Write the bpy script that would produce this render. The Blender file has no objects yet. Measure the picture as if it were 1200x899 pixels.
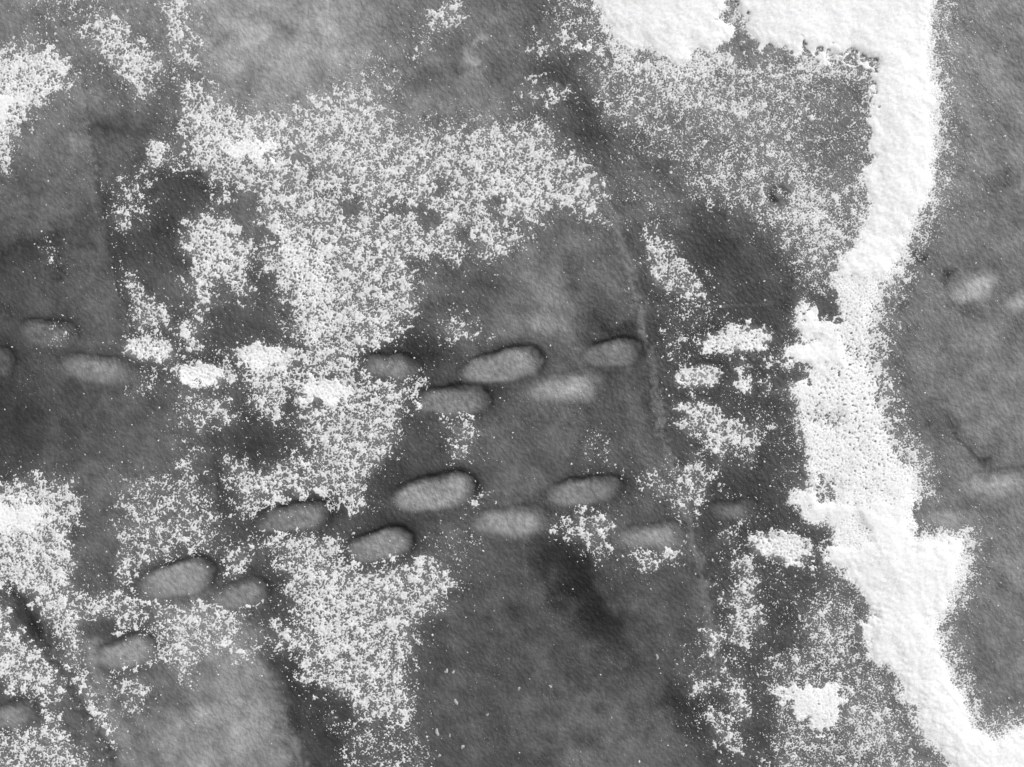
import bpy, math
import numpy as np

# ---------------------------------------------------------------- camera, light, exposure
S = bpy.context.scene
C = S.collection
PX = 1.0 / 300.0                     # metres per photograph pixel: a boot print is about 0.3 m
CX, CY = 600.0, 449.5
cam = bpy.data.objects.new('camera', bpy.data.cameras.new('camera'))
C.objects.link(cam)
cam.location = (0, 0, 5.0)
cam.rotation_euler = (0, 0, 0)
cam.data.sensor_width = 36.0
cam.data.lens = 36.0 * 5.0 / 4.0
cam.data.clip_start = 0.05
cam.data.clip_end = 500
S.camera = cam

SUN_EL = math.radians(42)
SUN_AZ = math.radians(48)            # compass direction of the sun, clockwise from +Y (upper right of the picture)
w = bpy.data.worlds.new("World")
S.world = w
w.use_nodes = True
nt = w.node_tree
for n in list(nt.nodes):
    nt.nodes.remove(n)
sky = nt.nodes.new('ShaderNodeTexSky')
sky.sky_type = 'NISHITA'
sky.sun_disc = False
sky.sun_elevation = SUN_EL
sky.sun_rotation = SUN_AZ
bw = nt.nodes.new('ShaderNodeRGBToBW')      # monochrome photograph: a neutral sky
bg = nt.nodes.new('ShaderNodeBackground')
bg.inputs['Strength'].default_value = 0.13
wo = nt.nodes.new('ShaderNodeOutputWorld')
nt.links.new(sky.outputs[0], bw.inputs[0])
nt.links.new(bw.outputs[0], bg.inputs[0])
nt.links.new(bg.outputs[0], wo.inputs[0])

sl = bpy.data.lights.new('sun', 'SUN')
sl.energy = 2.9
sl.angle = math.radians(5)
sl.color = (1, 1, 1)
sun = bpy.data.objects.new('sun', sl)
C.objects.link(sun)
sun.rotation_euler = (math.pi / 2 - SUN_EL, 0, -SUN_AZ + math.pi)
S.view_settings.view_transform = 'Standard'
S.view_settings.look = 'None'
S.view_settings.exposure = 0.14
S.view_settings.gamma = 1.0
S.view_settings.use_curve_mapping = False

# ---------------------------------------------------------------- helpers
def sm(a, b, x):
    t = np.clip((x - a) / (b - a), 0, 1)
    return t * t * (3 - 2 * t)

def noise(shape, step, lam, broad=0.5, seed=0, stretch=None):
    """band-limited gaussian noise, unit variance; lam = wavelength in photo pixels"""
    r = np.random.default_rng(seed)
    z = r.standard_normal(shape)
    fy = np.fft.fftfreq(shape[0], step)[:, None]
    fx = np.fft.rfftfreq(shape[1], step)[None, :]
    if stretch:
        ang, k = stretch
        c, s = math.cos(ang), math.sin(ang)
        f = np.sqrt(((fx * c + fy * s) * k) ** 2 + (-fx * s + fy * c) ** 2)
    else:
        f = np.sqrt(fx ** 2 + fy ** 2)
    f = np.maximum(f, 1e-6)
    H = np.exp(-(np.log(f * lam) / broad) ** 2 / 2)
    o = np.fft.irfft2(np.fft.rfft2(z) * H, s=shape)
    return (o / o.std()).astype(np.float32)

def ucdf(z):
    return 0.5 * (1 + np.tanh(0.7979 * (z + 0.044715 * z ** 3)))

def poly_sd(P, X, Y):
    """signed distance to a polygon, positive inside"""
    P = np.asarray(P, float)
    d2 = np.full(X.shape, 1e12)
    ins = np.zeros(X.shape, bool)
    n = len(P)
    for i in range(n):
        ax, ay = P[i]
        bx, by = P[(i + 1) % n]
        ex, ey = bx - ax, by - ay
        L = ex * ex + ey * ey + 1e-9
        t = np.clip(((X - ax) * ex + (Y - ay) * ey) / L, 0, 1)
        d2 = np.minimum(d2, (X - ax - t * ex) ** 2 + (Y - ay - t * ey) ** 2)
        if ey != 0:
            c = ((ay > Y) != (by > Y)) & (X < ex * (Y - ay) / ey + ax)
            ins ^= c
    d = np.sqrt(d2)
    return np.where(ins, d, -d)

def line_d(P, X, Y):
    """distance to a polyline, and the signed side (positive = right of travel)"""
    best = np.full(X.shape, 1e12)
    side = np.zeros(X.shape)
    for (ax, ay), (bx, by) in zip(P[:-1], P[1:]):
        ex, ey = bx - ax, by - ay
        L = ex * ex + ey * ey + 1e-9
        t = np.clip(((X - ax) * ex + (Y - ay) * ey) / L, 0, 1)
        d2 = (X - ax - t * ex) ** 2 + (Y - ay - t * ey) ** 2
        s = ex * (Y - ay) - ey * (X - ax)
        m = d2 < best
        best = np.where(m, d2, best)
        side = np.where(m, -s, side)
    return np.sqrt(best), np.sign(side)

def bil(A, fx, fy):
    """bilinear lookup of A at fractional column fx, row fy"""
    fx = np.clip(fx, 0, A.shape[1] - 1.001)
    fy = np.clip(fy, 0, A.shape[0] - 1.001)
    x0 = fx.astype(int); y0 = fy.astype(int)
    tx = fx - x0; ty = fy - y0
    return ((A[y0, x0] * (1 - tx) + A[y0, x0 + 1] * tx) * (1 - ty)
            + (A[y0 + 1, x0] * (1 - tx) + A[y0 + 1, x0 + 1] * tx) * ty)

def wx(px): return (px - CX) * PX
def wy(py): return (CY - py) * PX

def mesh_obj(name, V, F, mat, parent=None, attrs=None, smooth=True, loc=(0, 0, 0)):
    me = bpy.data.meshes.new(name)
    F = np.asarray(F, np.int32)
    k = F.shape[1]
    me.vertices.add(len(V))
    me.vertices.foreach_set('co', (np.asarray(V, np.float32) - np.array(loc, np.float32)).ravel())
    me.loops.add(F.size)
    me.loops.foreach_set('vertex_index', F.ravel())
    me.polygons.add(len(F))
    me.polygons.foreach_set('loop_start', np.arange(0, F.size, k, dtype=np.int32))
    me.polygons.foreach_set('use_smooth', np.full(len(F), smooth))
    for an, av in (attrs or {}).items():
        at = me.attributes.new(an, 'FLOAT', 'POINT')
        at.data.foreach_set('value', np.asarray(av, np.float32))
    me.update()
    me.validate()
    me.materials.append(mat)
    o = bpy.data.objects.new(name, me)
    C.objects.link(o)
    if parent is not None:
        o.parent = parent
    else:
        o.location = loc
    return o

def tag(o, label=None, cat=None, group=None, kind=None):
    if label: o['label'] = label
    if cat: o['category'] = cat
    if group: o['group'] = group
    if kind: o['kind'] = kind
    return o

def d2l(v):
    """tone of a surface as seen in the photograph (0..255) to reflectance"""
    v = np.asarray(v, float) / 255.0
    return np.where(v < 0.04045, v / 12.92, ((v + 0.055) / 1.055) ** 2.4)

# ---------------------------------------------------------------- materials
def mat_ice():
    m = bpy.data.materials.new('lake_ice')
    m.use_nodes = True
    t = m.node_tree
    b = t.nodes['Principled BSDF']
    at = t.nodes.new('ShaderNodeAttribute'); at.attribute_name = 'tone'
    ou = t.nodes.new('ShaderNodeAttribute'); ou.attribute_name = 'outer'
    tc = t.nodes.new('ShaderNodeNewGeometry')
    L = t.links.new
    def nz(scale, det, rough):
        n = t.nodes.new('ShaderNodeTexNoise')
        n.inputs['Scale'].default_value = scale
        n.inputs['Detail'].default_value = det
        n.inputs['Roughness'].default_value = rough
        return n
    def mth(op, a, bb, clamp=False):
        n = t.nodes.new('ShaderNodeMath'); n.operation = op; n.use_clamp = clamp
        for i, v in enumerate((a, bb)):
            if v is None: continue
            if isinstance(v, (int, float)): n.inputs[i].default_value = v
            else: L(v, n.inputs[i])
        return n.outputs[0]
    n1 = nz(14, 5, 0.62); L(tc.outputs['Position'], n1.inputs['Vector'])
    n2 = nz(170, 3, 0.7); L(tc.outputs['Position'], n2.inputs['Vector'])
    a = mth('MULTIPLY', mth('SUBTRACT', n1.outputs[0], 0.5), 0.75)
    c = mth('MULTIPLY', mth('SUBTRACT', n2.outputs[0], 0.5), 0.40)
    k = mth('ADD', mth('ADD', a, c), 1.0)
    base = mth('MULTIPLY', at.outputs['Fac'], k)
    # frost crystals locked in the surface
    vo = t.nodes.new('ShaderNodeTexVoronoi'); vo.inputs['Scale'].default_value = 75
    L(tc.outputs['Position'], vo.inputs['Vector'])
    sp = mth('LESS_THAN', vo.outputs['Distance'], 0.13)
    n3 = nz(5, 2, 0.5); L(tc.outputs['Position'], n3.inputs['Vector'])
    sp = mth('MULTIPLY', sp, mth('MULTIPLY', mth('SUBTRACT', n3.outputs[0], 0.42), 0.9, True))
    base = mth('ADD', base, sp)
    # far snow cover beyond the modelled crust
    n4 = nz(1.3, 8, 0.66); L(tc.outputs['Position'], n4.inputs['Vector'])
    n6 = nz(95, 3, 0.6); L(tc.outputs['Position'], n6.inputs['Vector'])
    lace = mth('ADD', mth('MULTIPLY', mth('SUBTRACT', n4.outputs[0], 0.53), 5.0), mth('SUBTRACT', n6.outputs[0], 0.5))
    sn = mth('MULTIPLY', mth('GREATER_THAN', mth('ADD', lace, mth('MULTIPLY', mth('SUBTRACT', ou.outputs['Fac'], 1.0), 1.2)), 0.0), 0.9)
    mx = t.nodes.new('ShaderNodeMix'); mx.data_type = 'FLOAT'
    L(sn, mx.inputs[0]); L(base, mx.inputs[2]); mx.inputs[3].default_value = 0.8
    cc = t.nodes.new('ShaderNodeCombineColor')
    for i in range(3): L(mx.outputs[0], cc.inputs[i])
    L(cc.outputs[0], b.inputs['Base Color'])
    b.inputs['Roughness'].default_value = 0.55
    b.inputs['Specular IOR Level'].default_value = 0.15
    # orange-peel relief of the refrozen surface, drawn out along the wind
    mp = t.nodes.new('ShaderNodeMapping')
    mp.vector_type = 'TEXTURE'
    mp.inputs['Rotation'].default_value = (0, 0, math.radians(-52))
    mp.inputs['Scale'].default_value = (1.2, 1.0, 1.0)
    L(tc.outputs['Position'], mp.inputs['Vector'])
    n5 = nz(74, 1.6, 0.5); L(mp.outputs[0], n5.inputs['Vector'])
    bp = t.nodes.new('ShaderNodeBump')
    bp.inputs['Strength'].default_value = 1.0
    bp.inputs['Distance'].default_value = 0.0048
    L(n5.outputs[0], bp.inputs['Height'])
    L(bp.outputs[0], b.inputs['Normal'])
    return m

def mat_snow(name, alb=0.83):
    m = bpy.data.materials.new(name)
    m.use_nodes = True
    t = m.node_tree
    b = t.nodes['Principled BSDF']
    g = t.nodes.new('ShaderNodeNewGeometry')
    n = t.nodes.new('ShaderNodeTexNoise'); n.inputs['Scale'].default_value = 240; n.inputs['Detail'].default_value = 3
    t.links.new(g.outputs['Position'], n.inputs['Vector'])
    r = t.nodes.new('ShaderNodeMapRange')
    r.inputs['From Min'].default_value = 0.3; r.inputs['From Max'].default_value = 0.7
    r.inputs['To Min'].default_value = alb - 0.07; r.inputs['To Max'].default_value = alb + 0.03
    body = t.nodes.new('ShaderNodeAttribute'); body.attribute_name = 'body'
    mul = t.nodes.new('ShaderNodeMath'); mul.operation = 'MULTIPLY'
    t.links.new(n.outputs[0], r.inputs[0])
    cc = t.nodes.new('ShaderNodeCombineColor')
    t.links.new(r.outputs[0], mul.inputs[0]); t.links.new(body.outputs['Fac'], mul.inputs[1])
    for i in range(3): t.links.new(mul.outputs[0], cc.inputs[i])
    t.links.new(cc.outputs[0], b.inputs['Base Color'])
    b.inputs['Roughness'].default_value = 0.8
    b.inputs['Specular IOR Level'].default_value = 0.1
    bp = t.nodes.new('ShaderNodeBump'); bp.inputs['Distance'].default_value = 0.0008
    t.links.new(n.outputs[0], bp.inputs['Height']); t.links.new(bp.outputs[0], b.inputs['Normal'])
    return m

ICE = mat_ice()
SNOW = mat_snow('snow', 0.885)
DUST = mat_snow('frost_crystals', 0.85)

# ---------------------------------------------------------------- the tone of the ice (clear = dark, frosted = pale)
TONE = np.array([
 [115,112,125,145,150,155,125,118,108, 90,120,130,130,130,130,128,118],
 [120,112,108,118,155,150,112,105,100, 75,100,110,110,110,120,125,125],
 [112,112, 95,105,130,135,120,110,102, 82, 85, 95,100, 90,110,122,120],
 [ 95,105, 70, 85, 95, 95, 95, 92, 92, 95, 85, 75, 90, 95,100,115,118],
 [ 72, 90, 75, 85, 88, 88, 82, 88,100, 92, 80, 65, 72, 80,100,115,112],
 [ 82, 95, 92, 85, 75, 80, 78, 88,108, 85, 72, 65, 75, 85,100,120,118],
 [ 68, 78, 92, 90, 78, 75, 68, 80, 88, 90, 75, 65, 70, 80, 95,112,110],
 [ 66, 82,105, 80, 70, 75, 78, 92, 95, 85, 80, 70, 70, 85, 95,120,115],
 [ 75, 92, 95, 80, 65, 75, 72, 92, 82, 80, 85, 68, 65, 80, 95,120,122],
 [ 80, 90, 85, 90, 85, 70, 82, 84, 80, 72, 85, 75, 68, 80, 95,112,118],
 [ 78, 85, 80,108, 80, 62, 74, 78, 82, 80, 85, 75, 70, 75, 95,108,115],
 [ 75, 90, 90,125,105, 64, 78, 80, 82, 85, 66, 70, 70, 80, 95,110,120],
 [ 85, 90,105,125,115, 68, 76, 80, 82, 95, 98, 82, 75, 80,100,120,130]], float)

# soft local changes of ice tone: (x, y, half length, half width, angle deg (down-right positive), tone, strength)
BLOBS = [
 (25,292,26,6,-15,58,.5),(52,283,16,7,-30,56,.5),(95,300,14,8,20,112,.6),(70,320,18,6,10,62,.5),(45,310,12,6,0,110,.5),(66,268,8,14,0,66,.5),(98,330,16,10,0,100,.5),(40,345,30,10,0,84,.5),
 (600,560,40,24,0,112,.6),(560,520,40,16,0,92,.4),(745,480,8,80,-8,110,.5),(722,300,10,60,-14,112,.5),(1150,300,50,20,10,106,.4),(1100,350,25,20,0,122,.4),
 (112,790,11,110,-22,142,.8),(290,850,42,75,-14,150,.8),(250,820,60,90,-5,150,.85),(225,790,40,20,0,132,.6),(880,350,40,30,0,62,.5),(830,300,35,40,0,64,.6),
 (640,385,34,60,-4,136,.65),(600,530,50,70,0,100,.45),(1140,60,60,80,0,128,.5),(1140,460,50,60,0,122,.5),(610,330,30,25,0,110,.5),(520,820,12,70,0,92,.4),(480,860,10,40,0,70,.4),(580,750,70,60,0,82,.4),(345,600,45,10,-10,58,.6),
 (30,20,60,40,0,128,.6),(80,60,50,20,30,118,.5),(150,25,60,30,0,120,.5),(105,55,14,40,-30,100,.6),(40,165,45,40,0,116,.6),(150,120,40,15,0,112,.6),
 (765,232,45,22,30,104,.8),(700,90,30,30,0,112,.5),(790,190,40,14,15,86,.6),(850,120,150,60,0,112,.5),(930,250,70,60,0,112,.5),(1000,200,16,80,0,92,.6),
 (60,290,60,30,0,80,.5),(150,180,35,20,0,96,.6),(30,215,40,30,0,102,.5),
 (230,208,34,12,25,54,.7),(205,150,16,10,0,62,.7),(325,325,16,30,-35,60,.7),(480,395,28,14,20,52,.7),
 (320,50,85,60,20,158,.8),(395,40,40,30,0,165,.6),(560,55,18,10,80,140,.6),(452,130,14,9,20,165,.7),
 (560,120,30,45,0,118,.4),(135,150,60,9,-3,78,.7),(205,110,20,30,20,85,.5),(50,175,40,40,0,116,.7),
 (40,235,50,40,0,98,.7),(60,285,35,12,5,62,.8),(20,300,30,10,-18,60,.5),(20,345,30,20,0,70,.5),
 (190,215,40,22,-10,68,.8),(180,270,35,45,0,66,.8),(225,235,20,12,0,75,.6),(290,270,20,25,30,100,.7),
 (300,345,35,35,0,80,.8),(230,410,40,10,0,72,.5),(330,490,30,30,30,62,.8),(300,520,35,20,20,62,.8),
 (20,500,30,35,-30,58,.7),(110,500,60,35,0,78,.7),(150,550,60,30,-20,105,.6),(245,570,8,45,-10,105,.7),(258,580,8,30,0,58,.7),
 (110,625,25,40,0,95,.7),(85,600,12,30,0,68,.7),(30,720,10,45,-30,45,.8),(42,735,8,14,0,30,.9),
 (110,735,25,14,0,68,.7),(320,700,28,35,0,68,.8),(340,790,18,50,-25,48,.9),(370,870,30,50,-20,60,.8),
 (250,830,50,80,-5,150,.7),(190,800,40,40,0,92,.6),(235,780,35,25,0,128,.5),
 (640,360,24,60,-4,128,.8),(700,300,18,40,-25,112,.6),(570,340,45,25,0,80,.6),(545,300,30,10,0,78,.5),
 (500,340,28,16,0,102,.6),(520,390,30,12,-10,100,.5),(690,350,20,50,-15,84,.5),
 (480,410,45,11,-3,50,.8),(450,560,45,20,-20,58,.7),(500,500,35,40,0,68,.6),(600,530,60,40,0,90,.5),
 (590,575,30,24,0,112,.7),(640,500,50,35,0,92,.5),(684,692,24,62,-33,30,.85),(668,664,28,24,0,36,.7),(706,724,24,32,-20,40,.6),
 (720,680,16,60,-20,92,.5),(560,700,60,50,0,84,.5),(500,830,20,80,0,84,.6),(600,840,90,40,0,84,.5),
 (740,880,60,40,0,106,.7),(720,820,60,30,-20,98,.6),(805,830,14,30,-35,42,.9),(820,860,12,40,-30,55,.7),
 (770,560,12,60,-10,98,.6),(815,690,14,60,0,92,.6),(800,780,12,40,-10,85,.5),(740,330,12,60,-14,92,.6),
 (718,386,22,8,-15,40,.65),(780,310,12,25,0,70,.6),(860,310,50,45,0,66,.9),(865,325,40,30,0,72,.5),
 (640,80,14,50,-25,60,.6),(680,125,16,50,-25,58,.7),(705,160,14,26,-20,55,.7),(745,165,35,14,25,80,.7),(830,220,30,20,10,72,.6),
 (635,20,20,30,0,92,.6),(475,20,22,30,0,112,.5),(540,85,60,40,0,104,.5),(520,120,60,18,0,122,.5),
 (1150,40,50,60,0,126,.5),(1140,230,30,40,0,112,.5),(1180,210,20,14,0,95,.6),(1110,280,30,25,0,104,.5),
 (1180,380,30,30,30,96,.6),(1140,430,40,50,0,125,.7),(1110,500,12,55,-42,88,.85),(1085,460,10,30,-42,96,.5),
 (1165,590,30,12,0,108,.4),(1100,400,40,50,0,112,.5),(1180,480,30,40,0,124,.5),(1150,720,20,80,0,110,.6),(1160,680,22,60,0,122,.5),
 (1165,830,30,12,0,108,.6),(1125,750,15,30,0,105,.5),(850,585,40,12,0,62,.5),(870,690,20,50,0,70,.6),(880,530,30,30,0,66,.6),
 (900,840,40,20,0,66,.5),(1000,620,10,10,0,60,.4),(870,60,14,24,0,100,.6),(862,22,16,16,0,120,.8),(998,92,10,26,-40,78,.8),
 (965,345,16,14,40,70,.6),(1035,560,10,10,0,80,.5),(1075,302,7,6,0,40,.95),(1111,324,5,4,0,55,.7),(1155,541,6,5,0,55,.6),(1152,352,16,6,-20,85,.6),
 (910,228,12,10,0,52,.9),(380,15,50,30,0,150,.5),(75,15,40,20,0,115,.5),(20,40,30,16,0,112,.5),(105,55,12,50,-30,106,.6),
 (570,115,14,10,0,150,.6),(553,67,7,6,0,165,.7),(562,50,5,7,0,170,.7),(560,88,12,8,0,150,.6),
]

# footprints: x, y, length, width, angle (down-right positive), tone, depth, rim strength, label
FP = [
 (55,391,66,36, 8,98,1.0,.7,'dark rimmed boot print near the left edge, dusted with snow on its right half'),
 (0,425,34,36, 0, 78,1.0,.7,'boot print cut off by the left edge of the picture'),
 (111,433,90,34, 8,132,.6,.35,'long pale grey boot print with a soft outline, left of the two snow filled prints'),
 (176,409,68,32, 6,135,.6,.3,'boot print filled with clumped snow beside the pale grey print on the left'),
 (238,438,74,30, 3,135,.6,.3,'boot print packed white with snow, below and right of the first snow filled one'),
 (313,418,74,32, 3,135,.6,.1,'boot print buried in snow at the left border of the big snow patch'),
 (385,458,78,32, 4,135,.6,.1,'boot print drowned in the thick snow of the big central patch'),
 (460,430,66,30, 5,122,.9,.75,'grey boot print at the right border of the central snow, snow along its foot'),
 (531,470,80,38,-1,124,1.2,1.1,'oval grey boot print with a black upper rim and snow flecks below it'),
 (587,430,94,40,-12,132,1.2,1.0,'large tilted pale boot print in the middle of the upper track'),
 (716,415,68,34,-8,116,1.2,1.05,'boot print under a black crescent, rightmost bare print of the upper track'),
 (663,454,92,39,-6,142,.7,.3,'pale boot print with hardly any rim, just below the gap of the two rimmed ones'),
 (507,579,98,44,-10,140,1.3,1.1,'large pale boot print with a bold black rim, largest of the lower track'),
 (598,612,98,39, 0,142,.8,.3,'pale rimless boot print crossed by a hairline crack'),
 (683,577,86,34,-8,126,1.0,.85,'dark rimmed boot print with a pointed left end in the lower track'),
 (445,640,74,40,-14,130,1.3,1.3,'boot print under a thick black arc with snow along its foot'),
 (764,629,82,32,-3,142,.6,.25,'narrow pale boot print with crumbs of snow along its lower side'),
 (860,598,54,24, 0,118,.6,.3,'small grey boot print against the snow drift'),
 (343,608,84,34,-8,116,1.0,1.0,'grey boot print half covered by snow, left of the arc rimmed one'),
 (207,679,86,42,-14,132,1.0,.85,'wide boot print ringed by speckled snow in the lower left'),
 (284,697,62,36,-16,124,.9,.5,'faint boot print between the wide print and the lower central snow'),
 (147,766,72,38,-16,134,.9,.6,'pale boot print with a fringe of snow along its lower right side'),
 (13,840,56,34,-15,120,.7,.4,'pale boot print in the lower left corner of the ice'),
 (1144,337,62,38,-20,160,.6,.08,'pale round boot print beyond the snow drift, beside two small black pits'),
 (1198,352,44,30,-16,152,.7,.2,'boot print running out of the right edge, upper of two'),
 (1166,567,88,32,-6,152,.6,.2,'smooth pale boot print at the right edge beyond the drift, lower of two'),
 (1108,606,78,28, 0,138,.5,.1,'faint flat boot print touching the lower swelling of the snow drift'),
 (862,398,88,32,-6,140,.5,.3,'boot print heaped with snow, upper one just left of the snow drift'),
 (817,441,54,30,-6,140,.5,.4,'short boot print filled with snow, left of the upright snow crumbs'),
 (916,641,78,38,10,140,.5,.2,'boot print brimming with snow beside the foot of the drift'),
]

CRACKS = [
 ([(96,95),(101,130),(106,160),(112,195),(117,230),(124,268),(128,300),(134,330),(143,352),(150,380)], 'step', 'thin dark crack running down the left side of the bare ice'),
 ([(700,215),(718,262),(735,310),(748,365),(758,410),(770,470),(778,520),(790,565),(806,620),(818,665),(830,720),(838,790)], 'pale', 'long pale healed crack curving down the right of centre'),
 ([(8,690),(28,712),(46,748),(66,782),(88,818),(112,858),(140,905)], 'dark', 'wide dark crack slanting through the snow in the lower left corner'),
 ([(611,585),(611,612),(613,640),(616,675)], 'hair', 'pale hairline crack crossing a footprint at the centre'),
 ([(-10,304),(8,297),(22,291),(45,283),(62,273),(72,258)], 'dark', 'jagged black crack on the bare ice at the left edge'),
 ([(846,421),(870,420),(900,420)], 'hair', 'fine straight line in the ice below the snow heaped print'),
 ([(800,361),(850,359),(905,356)], 'hair', 'fine level line across the dark clear ice'),
 ([(56,258),(66,272),(58,286),(68,300),(64,312),(80,322)], 'thin', 'short crooked crack in the scuffed ice at the left edge'),
 ([(80,284),(92,291),(106,285),(112,296)], 'thin', 'short hooked crack right of the crooked one in the scuffed ice'),
 ([(1118,510),(1132,525),(1146,540),(1152,548)], 'thin', 'thin dark crack ending at a black pit beyond the drift'),
 ([(298,775),(312,805),(330,845),(352,892),(360,920)], 'pale', 'pale ragged edge between frosted and dark ice at the bottom left'),
]

# snow: patch key, polygon, cover, feather px, grain (0 = coarse clumps, 1 = fine grains)
Z = lambda ox, oy, pts: [(ox + x / 3.0, oy + y / 3.0) for x, y in pts]
T1 = lambda *p: Z(0, 0, p)
T2 = lambda *p: Z(400, 0, p)
T3 = lambda *p: Z(800, 0, p)
T4 = lambda *p: Z(0, 300, p)
T5 = lambda *p: Z(400, 300, p)
T6 = lambda *p: Z(800, 300, p)
T7 = lambda *p: Z(0, 600, p)
T8 = lambda *p: Z(400, 600, p)
T9 = lambda *p: Z(800, 600, p)
RIDGE = [(690,-170),(692,0),(700,14),(712,36),(722,44),(735,62),(752,58),(772,66),(790,78),(806,76),(816,63),(835,60),(853,55),(860,40),
 (872,38),(880,50),(890,63),(912,60),(935,68),(945,66),(962,78),(985,76),(1000,84),(1012,108),(1015,135),(1017,187),(1007,208),(1013,225),(1017,240),
 (1012,262),(1000,285),(985,300),(976,318),(968,337),(978,360),(962,374),(957,357),(940,350),(933,364),(930,377),(937,397),(950,400),
 (927,403),(915,417),(923,427),(947,437),(930,443),(928,457),(933,477),(933,500),(943,530),(948,560),(933,573),(923,587),(940,600),
 (947,613),(967,617),(973,627),(973,637),(963,643),(963,663),(990,673),(1000,687),(1010,703),(1017,722),(1006,730),(1010,742),(1016,765),(1022,782),(1040,783),(1047,793),
 (1053,817),(1067,829),(1073,853),(1082,867),(1100,883),(1110,899),(1125,1070),(1370,1070),(1370,836),(1200,845),(1183,849),(1163,859),
 (1147,849),(1134,810),(1120,787),(1110,762),(1104,735),(1118,713),(1131,687),(1138,653),(1134,622),(1113,622),(1079,624),(1074,604),
 (1084,570),(1078,548),(1056,522),(1045,487),(1038,450),(1032,417),(1034,383),(1040,350),(1057,327),(1066,300),(1070,285),(1084,250),
 (1100,222),(1099,200),(1104,172),(1103,145),(1106,112),(1098,85),(1099,45),(1096,20),(1104,-10),(1110,-170)]
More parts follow.
